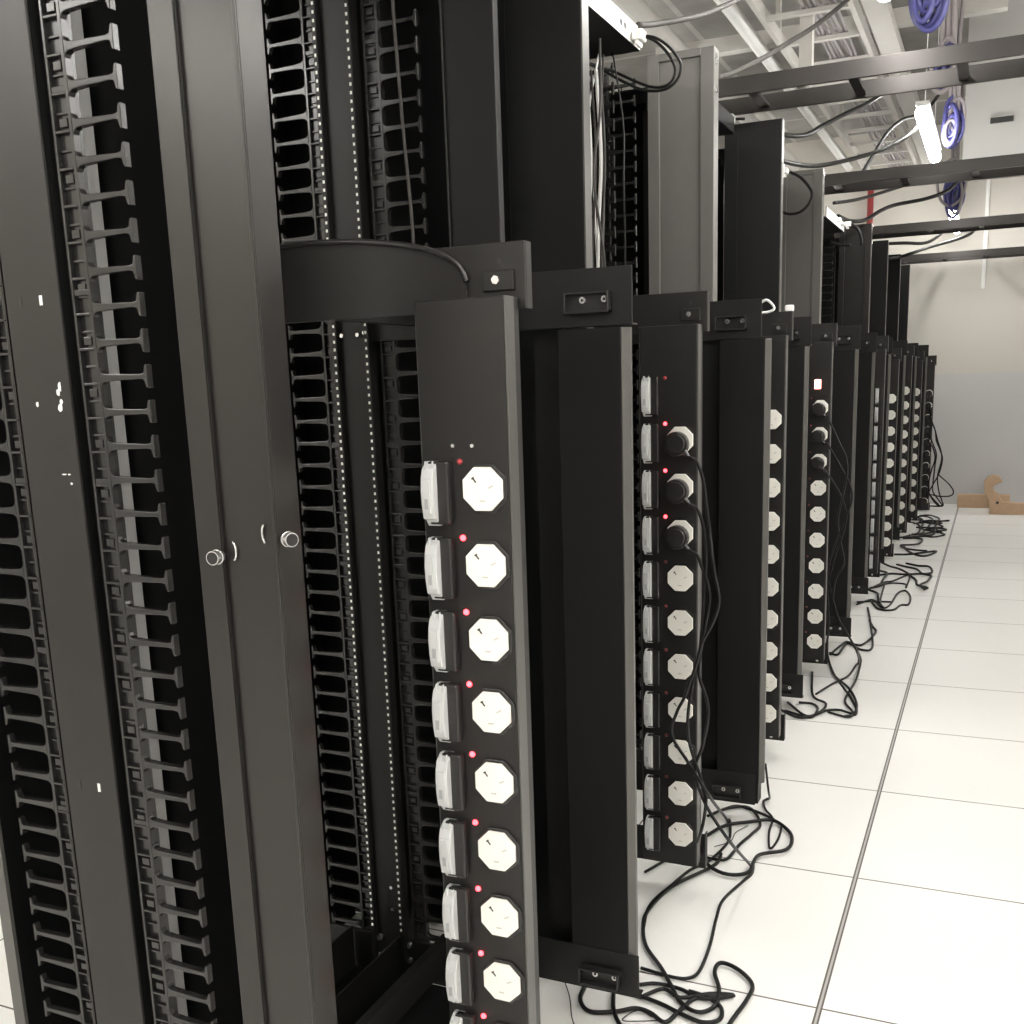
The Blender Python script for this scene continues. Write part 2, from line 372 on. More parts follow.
RY = [1.03, 1.97, 3.02, 3.96, 4.99, 5.95, 6.98, 7.94, 8.97, 9.93]
RK = ['grey', 'dark', 'grey', 'dark', 'grey', 'open', 'grey', 'dark', 'dark', 'dark']
RL = ['black open rack with charcoal cover and two chrome knobs, at left edge of photo',
      'black open rack with matt black cover and brightly lit top plate, second from camera',
      'black open rack with recessed grey cover behind the looped cables',
      'black open rack with matt black cover just right of the tallest grey cover',
      'black open rack with grey cover and thin cable loop, right of the second black cover',
      'open rack without cover showing its finger combs, under the third cable ladder from the wall',
      'black open rack with dark grey cover below the white cable clips near the far ladders',
      'slim black open rack right behind the last grey cover',
      'black open rack second from the far wall',
      'black open rack closest to the far wall']
for k, y in enumerate(RY):
    cx = (-0.903, -0.866, -0.786, -0.782) if k == 0 else ((-0.92, -0.888, -0.772, -0.735) if k % 2 == 0 else (-0.925, -0.877, -0.77, -0.735))
    make_rack(k, y, RL[k], RK[k], postw=0.095 if k == 0 else 0.025, depth=0.72 if k < 9 else 0.3, cover_x=cx)

# ------------------------------------------------------------------ power strips (sockets towards the camera)
def octo(r, cx=0, cz=0):
    R = r/math.cos(math.pi/8)
    return [(cx+R*math.cos(math.pi/8+i*math.pi/4), cz+R*math.sin(math.pi/8+i*math.pi/4)) for i in range(8)]
SX, SZ = 0.0235, [1.100-0.1040*i for i in range(10)]      # socket centres in the strip frame (x from strip centre)
def make_strip():
    t = thing('power_strip', '', 'power strip', (-0.641, 1.275, 0))
    hb = MB(); w = 0.0585
    hb.prism([(-0.0745, 0.004), (-0.0705, 0), (w, 0), (w, 0.05), (-0.0745, 0.05)], 'Z', 0.085, 1.348)
    ho = hb.build('housing', STRIPM, t, bevel=0.0018)
    MB().box(w, w+0.0025, 0.001, 0.028, 0.085, 1.348).build('side_edge', EDGE, t, bevel=0.0006)
    s0 = b0 = l0 = None
    for i, z in enumerate(SZ):
        if s0 is None:
            m = MB().prism(octo(0.0335), 'Y', -0.004, 0, 1)
            m.prism(octo(0.0292, -0.001, 0), 'Y', -0.0085, -0.004, 0)
            s0 = m.build('socket', [WHITE, PLAST], t, bevel=0.0009)
            h = MB()
            def slot(cx, cz, ang, mi, L=0.0042, W=0.0011):
                c, s = math.cos(ang), math.sin(ang)
                h.prism([(cx+a*c-b*s, cz+a*s+b*c) for a, b in ((-L, -W), (L, -W), (L, W), (-L, W))], 'Y', -0.0089, -0.0084, mi)
            slot(-0.0125, 0.012, -0.9, 0); slot(-0.0145, 0.0145, 0.6, 0, 0.0022); slot(0.0115, 0.003, 0.5, 1); slot(-0.0015, -0.016, 0.0, 1)
            h.build('pin_slots', [SLOT, MARK], s0)
            # breaker: black block and pale bowed flip cover
            bm = MB().prism([(-0.0300, -0.043), (0.0, -0.043), (0.0015, -0.040), (0.0015, 0.040), (0.0, 0.043), (-0.0300, 0.043)], 'Y', -0.014, 0)
            b0 = bm.build('breaker', PLAST, t, bevel=0.003)
            prof = [(0.0, -0.045), (-0.010, -0.045), (-0.0165, -0.036), (-0.0235, -0.034), (-0.027, -0.015), (-0.028, 0.005), (-0.026, 0.022), (-0.022, 0.034), (-0.010, 0.043), (0.0, 0.043)]
            cm = MB().prism(prof, 'X', -0.034, -0.0155)
            co = cm.build('flip_cover', CLEAR, b0, bevel=0.0015)
            rk = MB().box(-0.0300, -0.0195, -0.0292, -0.026, -0.026, 0.020, 0); rk.box(-0.0275, -0.022, -0.0300, -0.029, -0.020, -0.006, 1)
            rk.prism([(-0.0315, 0.028), (-0.0285, 0.044), (-0.026, 0.030)], 'Y', -0.0225, -0.018, 0); rk.prism([(-0.021, 0.030), (-0.0175, 0.044), (-0.0165, 0.030)], 'Y', -0.0225, -0.018, 0)
            rk.build('rocker', [CLEAR, CLEAR2], b0)
            lm = MB()
            for q in range(4):
                lm.cyl((0, -0.0012*q*1.1, 0), (0, -1, 0), 0.0042*math.cos(q*0.36), 0.0014, 12, 0, 0.0042*math.cos((q+1)*0.36))
            l0 = lm.build('indicator_light', LEDON, t)
            s, b, l = s0, b0, l0
        else:
            s, b, l = dup(s0, t), dup(b0, t), dup(l0, t)
        s.location = (SX, 0, z); b.location = (-0.027, 0, z-0.006); l.location = (-0.0135, 0, z+0.036)
    # mounting arms: a flat plate behind, a tab and a bolt
    for z0, z1, up in ((1.334, 1.420, 1), (0.056, 0.146, 0)):
        a = MB().box(-0.324, 0.068, 0.052, 0.056, z0, z1)
        if up: a.box(-0.324, 0.068, 0.056, 0.066, z1-0.003, z1)
        a.box(0.065, 0.068, 0.056, 0.075, z0, z1)
        ao = a.build('mounting_arm', BLACK if not up else STRIPM, t, bevel=0.0012)
        zt = 1.372 if up else 0.072
        b = MB().box(0.008, 0.053, 0.047, 0.052, zt-0.014, zt+0.012)
        b.build('tab', STRIPM, ao, bevel=0.0015)
        q = MB().cyl((0.028, 0.047, zt), (0, -1, 0), 0.006, 0.004, 6)
        q.build('bolt', CHROME, ao, bevel=0.0008)
    MB().cyl((0.031, 0.0519, 1.396), (0, -1, 0), 0.004, 0.0004, 12).build('hole', SLOT, ao)
    return t
STRIP0 = make_strip()
LEDON_ME = kids(STRIP0, 'indicator_light')[0].data
LEDOFF_ME = LEDON_ME.copy(); LEDOFF_ME.materials[0] = LEDOFF
LEDDIM_ME = LEDON_ME.copy(); LEDDIM_ME.materials[0] = LEDDIM
SY = [1.275, 2.31, 3.30, 4.297, 5.30, 6.30, 7.34, 8.26, 9.20, 9.98]
SXo = [0, -0.014, 0.0, -0.001, -0.03, 0.013, 0.004, 0.020, 0.035, 0.09]
SZo = [0, 0, 0, 0, 0, 0, -0.05, -0.02, -0.05, -0.08]
SL = ['black power strip with ten white octagonal sockets and red lights, closest to the camera',
      'second black power strip, with three black plugs whose cords hang down',
      'black power strip showing half of its white sockets past the second blank panel',
      'black power strip with a bright square light above three black plugs',
      'black power strip all but hidden behind the widest blank panel of the far half',
      'black power strip showing a column of pale breakers on its right side',
      'black power strip whose half moon sockets stand right of the pale breaker column',
      'black power strip with half moon sockets in the third column from the far end',
      'black power strip with half moon sockets in the second column from the far end',
      'black power strip at the far end beside the hanging tangle of cords']
strips = []
for k, y in enumerate(SY):
    s = STRIP0 if k == 0 else dup(STRIP0)
    s.location = (-0.641+SXo[k], y, SZo[k]); s['label'] = SL[k]; s['group'] = 'power strips facing the camera'
    strips.append(s)
def leds(s, on, dim=()):
    for l in kids(s, 'indicator_light'):
        i = round((1.100+0.036-l.location.z)/0.104)
        l.data = LEDON_ME if i in on else (LEDDIM_ME if i in dim else LEDOFF_ME)
arm = [a_ for a_ in kids(strips[0], 'mounting_arm')][0]; q0 = strips[0].location
tp_ = [atY(a_, b_, 1.325)-q0 for a_, b_ in ((262, 253), (277, 248), (300, 244), (340, 242), (380, 243), (420, 248), (445, 256), (460, 267), (467, 282))]
MB().prism([(p_.x, p_.z) for p_ in tp_]+[(tp_[-1].x, 1.3345), (tp_[0].x, 1.3345)], 'Y', 0.0485, 0.0525).build('arm_cheek', STRIPM, arm)
MB().tube([atY(a_, b_, 1.322)-q0 for a_, b_ in ((262, 253), (277, 248), (300, 244), (340, 242), (380, 243), (420, 248), (445, 256), (460, 267), (467, 282))], 0.0042, 8).build('arm_trim', PLAST, arm)
leds(strips[0], range(1, 10), (0,)); leds(strips[1], (0, 1, 2))
for s in strips[2:]: leds(s, ())
# the second strip and the fourth carry a main breaker and lamp above the sockets
x = dup(kids(strips[1], 'breaker')[0], strips[1]); x.location = (-0.027, 0, 1.204-0.006)
x = dup(kids(strips[1], 'indicator_light')[0], strips[1]); x.data = LEDDIM_ME; x.location = (-0.0135, 0, 1.236)
ml = MB().box(-0.012, 0.012, -0.006, 0, -0.018, 0.018); mo = ml.build('main_light', mat('lit_switch', (0.9, 0.4, 0.3), 0.4, emit=(1, 0.32, 0.24), es=3.0), strips[3], bevel=0.002); mo.location = (0.010, 0, 1.190)
# screws above the first socket of the nearest strip
sc = MB()
for dx in (-0.023, 0.006): sc.cyl((dx, 0, 1.157), (0, -1, 0), 0.0026, 0.0015, 10)
sc.build('screw', CHROME, strips[0])
# one strip has its breakers on the right and sockets on the left
for c_ in strips[5].children:
    n_ = c_.name.split('.')[0]
    if n_ == 'socket': c_.location.x = -0.037
    elif n_ == 'breaker': c_.location.x = 0.050
    elif n_ == 'indicator_light': c_.location.x = -0.002

# ------------------------------------------------------------------ power strips seen from behind (blank panels)
def make_back():
    t = thing('blank_strip', '', 'power strip', (-0.636, 1.775, 0))
    hb = MB(); hb.prism([(-0.072, 0.0), (0.044, 0.0), (0.044, 0.045), (-0.072, 0.045)], 'Z', 0.060, 1.325)
    hb.build('housing', DARK, t, bevel=0.0015)
    e = MB().prism([(0.0442, 0.0), (0.0462, -0.0015), (0.058, 0.012), (0.058, 0.022), (0.0442, 0.022)], 'Z', 0.120, 1.325)
    e.build('side_edge', EDGE, t, bevel=0.001)
    MB().box(-0.13, -0.072, 0.030, 0.036, 0.060, 1.33).build('inner_flange', DARK, t)
    for z0, z1, zb in ((1.328, 1.425, 1.372), (0.056, 0.146, 0.095)):
        ao = MB().box(-0.329, 0.066, -0.002, 0.002, z0, z1).box(-0.329, 0.066, 0.002, 0.028, z0, z0+0.003).build('mounting_arm', BLACK, t, bevel=0.001)
        zz = zb
        c = MB().box(-0.052, 0.030, -0.022, -0.002, zz-0.022, zz-0.018); c.box(-0.052, 0.030, -0.006, -0.002, zz-0.022, zz+0.012); c.box(-0.052, -0.048, -0.022, -0.002, zz-0.022, zz+0.012); c.box(0.026, 0.030, -0.022, -0.002, zz-0.022, zz+0.012); c.box(-0.052, 0.03, -0.022, -0.002, zz+0.010, zz+0.013)
        c.build('clamp', PLAST, ao, bevel=0.001)
        for dx in (-0.021, 0.019): MB().cyl((dx, -0.006, zz), (0, -1, 0), 0.0058, 0.004, 16).cyl((dx, -0.010, zz), (0, -1, 0), 0.0025, 0.0004, 8, 1).build('bolt', [CHROME, SLOT], ao)
    return t
BACK0 = make_back()
BY = [1.775, 2.795, 3.845, 4.845, 5.84, 6.84, 7.82, 8.76, 9.66]
BX = [0, 0.046, -0.022, 0.030, 0, -0.008, 0.005, 0.015, 0.04]
BLb = ['blank black back of a power strip right beside the largest socket strip',
       'blank black power strip back just right of the three hanging cords',
       'blank black power strip back standing right of the half hidden white sockets',
       'wide blank black back panel of a power strip behind the twisting cords mid row',
       'blank back of a power strip hidden just before the pale breaker column',
       'blank back panel of a power strip right of the pale breaker column',
       'blank back of a power strip between the two clearest half moon socket columns',
       'blank back of a power strip before the second socket column from the end',
       'blank back panel of a power strip last before the far wall']
backs = []
for k, y in enumerate(BY):
    s = BACK0 if k == 0 else dup(BACK0)
    s.location = (-0.636+BX[k], y, 0); s['label'] = BLb[k]; s['group'] = 'power strips seen from behind'
    backs.append(s)
for a_ in kids(backs[1], 'mounting_arm'): a_.location.x -= 0.03

# ------------------------------------------------------------------ plugs with cords, floor cables
def plug_mb():
    m = MB()
    m.prism([(0.0275*math.cos(a)-0.002, 0.0275*math.sin(a)-0.002) for a in [i*math.pi/9 for i in range(18)]], 'Y', -0.030, -0.0086, 0, True)
    m.prism([(0.021*math.cos(a), 0.021*math.sin(a)) for a in [i*math.pi/9 for i in range(18)]], 'Y', -0.038, -0.030, 0, True)
    d = Vector((0.68, -0.10, -0.72)); m.cyl(Vector((0.012, -0.022, -0.014)), d, 0.0085, 0.026, 12, 0, 0.005)
    return m
PLUG = None
def plug_cord(k, i, pts, label, group, r=0.0038):
    global PLUG
    s = strips[k]; base = Vector((s.location.x+SX, s.location.y, SZ[i])) + Vector((-0.004, 0, -0.006))
    t = thing('power_lead', label, 'power cord', base, group)
    if PLUG is None:
        p = plug_mb().build('plug', PLAST, t, bevel=0.002); PLUG = p
    else:
        p = PLUG.copy(); C.objects.link(p); p.parent = t
    st = base + Vector((0.012, -0.022, -0.014)) + Vector((0.68, -0.10, -0.72)).normalized()*0.022
    P = [st] + [Vector(q) for q in pts]
    MB().tube([q-base for q in P], r, 7, zmin=0.006-base.z).build('cord', CORD, t)
    return t
def px(Y, L):
    P = [atY(x, y, Y) for x, y in L]
    return [p if p.z > 0.012 else atZ(x, y, 0.012) for p, (x, y) in zip(P, L)]
def fl(L, z=0.006): return [atZ(x, y, z+0.002*rnd.random()) for x, y in L]
def crop(x0, y0, s, L): return [(x0+s*a, y0+s*b) for a, b in L]

g1 = 'cords plugged into the second power strip'
plug_cord(1, 0, px(2.24, [(697, 462), (703, 480), (706, 502), (710, 533)]) + px(2.22, [(712, 555), (715, 575), (718, 590), (719, 604), (713, 622), (702, 643), (697, 662), (685, 696), (677, 712)]) + px(2.2, [(672, 735), (690, 765), (712, 800)]) + fl([(728, 822), (729, 840), (710, 860), (690, 870), (672, 885), (650, 905), (643, 930)]),
          'black cord from the topmost of three plugs, bowing out widest to the right', g1)
plug_cord(1, 1, px(2.24, [(697, 509), (703, 525), (705, 540), (706, 565), (704, 590), (703, 612), (700, 650), (693, 682), (688, 716)]) + px(2.2, [(690, 745), (700, 775), (706, 800), (700, 835)]) + fl([(690, 850), (670, 858), (645, 872)]),
          'black cord from the middle of three plugs', g1)
plug_cord(1, 2, px(2.24, [(697, 555), (701, 565), (705, 575), (709, 590), (709, 605), (702, 643), (699, 674), (707, 700), (708, 720)]) + px(2.2, [(703, 745), (695, 772), (706, 805), (730, 842)]) + fl([(751, 866), (752, 873), (742, 882), (723, 900), (716, 920), (710, 945), (700, 970), (689, 978), (672, 977), (641, 968)]),
          'black cord from the lowest of three plugs', g1)
g2 = 'cords plugged into the fourth power strip'
plug_cord(3, 0, px(4.2, [(828, 418), (838, 440), (846, 458), (847, 475), (842, 500), (838, 520), (840, 540), (844, 563), (836, 578), (833, 600), (838, 618)]) + px(4.15, [(848, 635), (857, 652)]) + fl([(858, 664), (848, 676), (832, 684), (816, 694)]),
          'black cord of the top plug under the bright square light', g2, 0.0042)
plug_cord(3, 1, px(4.2, [(828, 445), (838, 462), (850, 485), (852, 500), (846, 517), (838, 538), (829, 566), (830, 588), (840, 622), (851, 640)]) + fl([(861, 660), (856, 680), (845, 700), (853, 712), (848, 717), (828, 712)]),
          'black cord of the middle plug under the bright square light', g2, 0.0042)
plug_cord(3, 2, px(4.2, [(826, 472), (838, 490), (846, 512), (844, 530), (834, 560), (828, 590), (829, 625)]) + px(4.1, [(827, 650), (833, 672)]) + fl([(845, 690), (855, 705), (856, 714), (845, 716)]),
          'black cord of the bottom plug under the bright square light', g2, 0.0042)
# plugs fill the upturned strip's sockets
u = strips[5]
def floor_cable(pts, label, group, r=0.0042, m=CORD, name='floor_cable'):
    o = MB().tube(pts, r, 7, zmin=r).build(name, m); return tag(o, label, 'cable', group)
gA = 'cables lying at the foot of the closest blank panel'
c2 = lambda L: crop(560, 860, 0.2148, L)
floor_cable(fl(c2([(750, -30), (740, 0), (700, 35), (520, 125), (410, 235), (388, 310), (400, 400), (470, 500), (520, 590), (560, 660), (640, 708), (720, 680), (740, 600), (720, 520), (750, 478), (830, 510), (895, 580), (870, 650), (820, 720), (790, 763), (760, 830)]), 0.007), 'long black cable snaking to a loop at the right of the nearest floor tangle', gA, 0.0046)
floor_cable(fl(c2([(370, 580), (450, 575), (560, 600), (660, 645), (810, 630), (700, 622), (560, 640), (480, 600), (370, 640)])), 'black cable doubled back into a pointed tip in the nearest floor tangle', gA, 0.0042)
floor_cable(fl(c2([(340, 620), (470, 670), (560, 715), (660, 755), (740, 745), (750, 690), (690, 640), (600, 610)])), 'black cable making a small low loop in the nearest floor tangle', gA, 0.0046)
floor_cable(fl(c2([(125, 570), (95, 650), (140, 705), (260, 705), (350, 690), (420, 710), (490, 755), (560, 700), (640, 640), (790, 632)])), 'black cable running out under the clamp of the closest blank panel', gA, 0.0046)
floor_cable(fl(c2([(250, 610), (250, 700), (280, 770), (330, 850)])), 'short black cable dropping straight out of view below the nearest clamp', gA, 0.0046)
floor_cable(fl(c2([(20, 560), (45, 640), (55, 730), (75, 790)])), 'hair thin dark wire on the floor left of the nearest clamp', gA, 0.0012)
floor_cable(fl(c2([(430, 730), (360, 700), (290, 745), (380, 750), (480, 745)])), 'hair thin bent wire lying inside the nearest floor tangle', gA, 0.0012)
gB = 'cables lying at the foot of the second blank panel'
c7 = lambda L: crop(690, 720, 0.1758, L)
floor_cable(fl(c7([(100, 545), (220, 500), (340, 500), (400, 590), (350, 650), (280, 710), (210, 790), (130, 790), (60, 770)])), 'black cable crossing low under the second blank panel and back to the strip', gB)
floor_cable(fl(c7([(90, 660), (200, 600), (330, 580), (470, 570), (560, 630), (580, 690), (540, 740), (400, 765), (360, 810), (340, 860), (280, 880), (200, 875), (130, 845), (80, 800)]), 0.01), 'black cable forming the widest loop right of the second blank panel', gB, 0.005)
floor_cable([atY(*c7([(430, 250)])[0], 2.83), atY(*c7([(446, 400)])[0], 2.78)] + fl(c7([(452, 448), (418, 460), (430, 510), (470, 560), (450, 640), (455, 730), (500, 680), (520, 600), (490, 580)])), 'thin black cable kinked at the right corner of the second blank panel', gB, 0.0032)
floor_cable(fl(c7([(120, 540), (160, 520), (250, 490), (320, 500), (450, 550), (480, 570)])), 'black cable skirting the bottom arm of the second blank panel', gB)
floor_cable(fl(c7([(140, 720), (230, 690), (260, 640), (330, 600)])), 'hair thin wire inside the second floor tangle', gB, 0.0012)
gC = 'cables lying at the foot of the third blank panel'
c4 = lambda L: crop(744, 500, 0.2734, L)
floor_cable(fl(c4([(250, 630), (252, 715), (300, 745), (270, 780), (200, 795), (130, 765), (90, 750)]), 0.008), 'black cable curling round the corner of the third blank panel', gC, 0.0048)
floor_cable(fl(c4([(160, 740), (230, 790), (300, 770), (350, 768), (400, 780), (412, 745), (385, 690), (330, 640), (310, 590)]), 0.008), 'black cable bulging farthest onto the tiles by the third blank panel', gC, 0.0048)
floor_cable(fl(c4([(200, 740), (250, 745), (270, 765), (240, 795), (150, 770)])), 'small black cable loop under the third blank panel arm', gC, 0.0048)
gD = 'cables lying at the foot of the fourth blank panel'
c6 = lambda L: crop(760, 520, 0.15625, L)
floor_cable(fl(c6([(450, 860), (520, 800), (560, 780), (650, 800), (740, 720), (720, 680), (700, 640)])), 'black cable looping low before the fourth blank panel', gD, 0.0052)
floor_cable(fl(c6([(445, 850), (500, 860), (560, 790), (650, 830), (720, 810), (705, 640), (690, 560)])), 'black cable crossing back under the fourth blank panel', gD, 0.0052)
floor_cable(fl(c6([(620, 540), (720, 510), (780, 560), (830, 545), (880, 470), (930, 452), (962, 490), (950, 540), (900, 545), (850, 575), (760, 570), (710, 520)])), 'black cable with a round bulb shaped loop mid row', gD, 0.0052)
floor_cable(fl(c6([(700, 440), (790, 400), (850, 390), (955, 352), (935, 430), (930, 410), (830, 405), (740, 430)])), 'black cable bent to a sharp tip pointing at the aisle mid row', gD, 0.0052)
floor_cable(fl(c6([(620, 525), (720, 520), (850, 525)])), 'straight black cable end above the bulb shaped loop', gD, 0.005)
floor_cable(fl(c6([(800, 400), (770, 520), (790, 560)])), 'short black cable joining the pointed loop to the bulb shaped loop', gD, 0.005)
# far tangles
labs = ['black cable in the floor tangle below the pale breaker column', 'black cable in the floor tangle below the third socket column from the end', 'black cable in the floor tangle below the last two socket columns']
for j, (yc, n) in enumerate(((6.9, 4), (8.2, 5), (9.3, 5))):
    for q in range(n):
        p = []; x, y = -0.62+0.1*rnd.random(), yc+0.5*(rnd.random()-0.5); a = rnd.uniform(-0.8, 0.8)
        for i in range(9):
            p.append((x, y, 0.008+0.01*rnd.random())); x += 0.075*math.cos(a)*(1 if i < 5 else -1); y += 0.14*math.sin(a); a += rnd.uniform(-0.9, 0.9)
            x = min(-0.30, max(-0.66, x))
        floor_cable(p, labs[j], 'far floor tangle %s' % ['near the breakers', 'mid', 'at the end'][j], 0.0065)
ce = lambda L: crop(900, 440, 0.1211, L)
floor_cable(fl(crop(880, 470, 0.1406, [(100, 600), (200, 600), (280, 590), (400, 578), (330, 610), (260, 605), (190, 570), (170, 540)])), 'flat black cable loop with a tip towards the aisle seam below the half moon sockets', None, 0.007)
gE = 'cords hanging off the last power strip'
for L, lb in (([(240, 10), (270, 60), (290, 150), (260, 250), (240, 330), (235, 420), (260, 470), (330, 560)], 'cord hanging closest along the edge of the last power strip'),
              ([(300, 5), (330, 80), (350, 160), (320, 280), (260, 390), (240, 440), (300, 530), (350, 560), (240, 575)], 'cord swinging out and back below the last power strip'),
              ([(260, 0), (300, 110), (290, 200), (275, 330), (270, 420), (300, 470), (350, 540)], 'cord hanging second from the last power strip edge'),
              ([(310, 0), (345, 140), (310, 300), (320, 420), (345, 500), (350, 560), (250, 560)], 'cord bowing right then falling straight beside the far wall'),
              ([(320, 290), (400, 360), (440, 420), (420, 460), (330, 465), (250, 450)], 'thin cord standing out as a wide triangular loop by the far wall')):
    if L[0][1] < 20: L = [(238, -310), (255, -180), (250 if L[0][0] < 280 else 290, -80)] + L
    p = [atY(a, min(b, 506), 9.93) for a, b in ce(L)]
    for q in p: q.z = max(q.z, 0.01)
    tag(MB().tube(p, 0.006, 6, zmin=0.006).build('hanging_lead', CORD), 'black '+lb, 'cord', gE)
# cords across the dark panels mid row
for k5, (i, L, lb) in enumerate(((0, [(858, 405), (862, 430), (866, 450), (864, 480), (860, 520), (858, 560)], 'thin black cord bowing right in the dark gap left of the pale breaker column'),
                                 (1, [(857, 420), (861, 450), (863, 500), (867, 480), (871, 460)], 'thin black cord rising to the pale breaker column'),)):
    tag(MB().tube(px(6.15, L), 0.0055, 6).build('hanging_lead', CORDG), lb, 'cord', 'cords in the gap before the breaker column')
def plugs_in(st, label, group):
    for q in kids(st, 'socket'):
        p = PLUG.copy(); C.objects.link(p); p.parent = None; p.name = 'power_plug'
        p.location = st.location + q.location; tag(p, label, 'plug', group)
plugs_in(strips[5], 'black plug filling a socket left of the pale breaker column', 'plugs by the pale breaker column')
plugs_in(strips[9], 'black plug filling a socket of the power strip at the far end', 'plugs at the far end')
# ------------------------------------------------------------------ cable loops and connectors on the rack tops
def top_loop(Y, px0, pts_loops, label, r, conn):
    t = thing('cable_loop', label, 'cable', atY(*px0, Y)); b = t.location.copy()
    for L in pts_loops: MB().tube([q-b for q in (atY(a, c, Y) if len(e) == 0 else atY(a, c, e[0]) for a, c, *e in L)], r, 7).build('cable', CORD, t)
    w, h = conn
    MB().box(-w, w, -0.02, 0.02, -h, h).box(-w*0.5, w*0.3, -0.018, 0.018, -h*2.0, -h).box(-w*1.5, -w, -0.012, 0.012, -h*0.6, h*0.4).build('connector', PVC, t, bevel=0.003)
    return t
top_loop(2.66, (639, 36), [[(646, 36), (656, 38), (668, 46), (678, 58), (681, 68), (677, 80), (668, 88), (655, 91), (640, 89), (620, 80), (600, 69), (585, 63, 2.6), (570, 62, 2.6)],
                           [(646, 37), (655, 41), (665, 50), (673, 62), (675, 72), (671, 82), (661, 87), (648, 86), (630, 79), (610, 70), (590, 64, 2.6), (572, 64, 2.6)]],
         'pair of black cables looping out of a white connector on the tall rack top', 0.0036, (0.013, 0.012))
top_loop(3.88, (729, 119), [[(736, 119), (745, 119)]], 'white cable connector on the rack top beside the second black cover', 0.005, (0.018, 0.013))
top_loop(4.75, (785, 171), [[(790, 172), (800, 177), (809, 187), (812, 195), (808, 205), (800, 212), (790, 214), (782, 212)]], 'thin cable loop with white connector in front of the second grey cover', 0.006, (0.012, 0.012))
top_loop(6.6, (848, 224), [[(850, 224), (858, 229), (862, 240), (861, 246)], [(830, 242), (840, 245), (851, 245)]], 'small cable and white clip at the top of the last dark grey cover', 0.009, (0.018, 0.013))
MB_ = MB().box(-0.02, 0.0, -0.03, 0.03, -0.008, 0.012)
tag(MB_.build('cable_clip', PVC, loc=atY(841, 220, 6.4), bevel=0.002), 'white cable clip left of the last dark grey cover top', 'clip')
# bent metal flap and white clip on the third strip's arm
o = MB().tube(px(3.34, [(759, 304), (766, 300), (772, 304), (774, 309), (768, 312), (759, 313)]), 0.004, 6).build('zip_tie', CORDW); tag(o, 'pale curled cable tie on top of the second blank panel arm', 'cable tie')
tag(MB().box(-0.012, 0.012, -0.012, 0.012, 0, 0.018).build('connector_block', PVC, loc=(-0.585, 3.372, 1.4205), bevel=0.003), 'small white block sitting on the arm of the third power strip', 'connector')
# cables inside the second rack's open side
gW = 'pale cables inside the open side of the second rack'
for j, (x, w) in enumerate(((588, 0.004), (593, 0.003), (598, 0.005), (602, 0.003))):
    a = atY(x-2, 70, 2.55); b = atY(x+3, 160, 2.55); c = atY(x, 270, 2.55)
    tag(MB().tube([a, b, c, (c.x, c.y, 0.9), (c.x, c.y, 0.02)], w, 6).build('inner_cable', CORDW if j % 2 == 0 else CORDG), 'pale cable running down inside the open side of the tall rack with lit top plate', 'cable', gW)
for j in range(9):  # strands added to stand in for the bright background in the opening
    yy = 2.30+0.045*j; x0 = -0.93+0.06*rnd.random(); p = [(x0+0.03*(rnd.random()-0.5), yy+0.05*(rnd.random()-0.5), z) for z in (2.0, 1.85, 1.7, 1.5, 1.3, 1.0)]
    tag(MB().tube(p, rnd.choice((0.0025, 0.0035)), 6).build('inner_cable', (CORDW, CORDG, CORD)[j % 3]), 'added thin strand standing in for bright glints inside the tall rack with lit top plate', 'cable', 'added strands for glints inside the second rack')
tag(MB().tube([(-0.985, 1.75, 2.0), (-0.985, 1.74, 1.9), (-0.975, 1.735, 1.7), (-0.965, 1.735, 1.5), (-0.97, 1.74, 1.3)], 0.003, 6).build('inner_cable', CORDG), 'grey cable hanging in front of the rear finger comb of the nearest rack', 'cable')

# ------------------------------------------------------------------ overhead: ladders, lamps, trays, cables
def ladder(y, label, w=0.27, z=2.135):
    t = thing('cable_ladder', label, 'cable ladder', (-0.5, y, z), 'black cable ladders crossing the aisle')
    for yy in (0, w): MB().box(-2.2, 3.28, yy, yy+0.012, 0, 0.055).build('rail', LADM, t, bevel=0.001)
    x = (atY(963, 70, 3.85).x+0.5)-0.32*8
    r0_ = None
    while x < 3.2:
        if r0_ is None: r0_ = MB().box(-0.016, 0.016, 0.012, w, 0.012, 0.024).build('rung', LADM, t, bevel=0.001); r = r0_
        else: r = r0_.copy(); C.objects.link(r); r.parent = t
        r.location = (x, 0, 0); x += 0.32
    hg = MB()
    for xx in (-2.1, 2.6):
        for yy in (0.006, w+0.006): hg.cyl((xx, yy, 0.0), (0, 0, 1), 0.005, ZC-z, 8)
    hg.build('hanger_rods', LADM, t)
    return t
ladder(3.71, 'black cable ladder crossing the aisle nearest overhead')
ladder(5.69, 'black cable ladder crossing under the lit tube, second from the camera')
ladder(7.88, 'black cable ladder in front of the farther bright lamp spots, third from the camera')
ladder(10.03, 'black cable ladder closest to the far wall')
def lamp(x, y, label, z=2.37, L=1.25, group='tube lamps hung along the room'):
    t = thing('tube_lamp', label, 'lamp', (x, y, z), group)
    MB().cyl((0, -L/2, 0.004), (0, 1, 0), 0.030, L, 16).build('tube', TUBE, t)
    MB().prism([(-0.022, 0.030), (0.022, 0.030), (0.03, 0.040), (0.03, 0.055), (-0.03, 0.055), (-0.03, 0.040)], 'Y', -L/2, L/2).build('lamp_body', LAMPB, t)
    h = MB()
    for yy in (-L*0.35, L*0.35): h.cyl((0, yy, 0.055), (0, 0, 1), 0.0025, ZC-z-0.055, 6)
    h.build('hanger_wire', LAMPB, t)
    return t
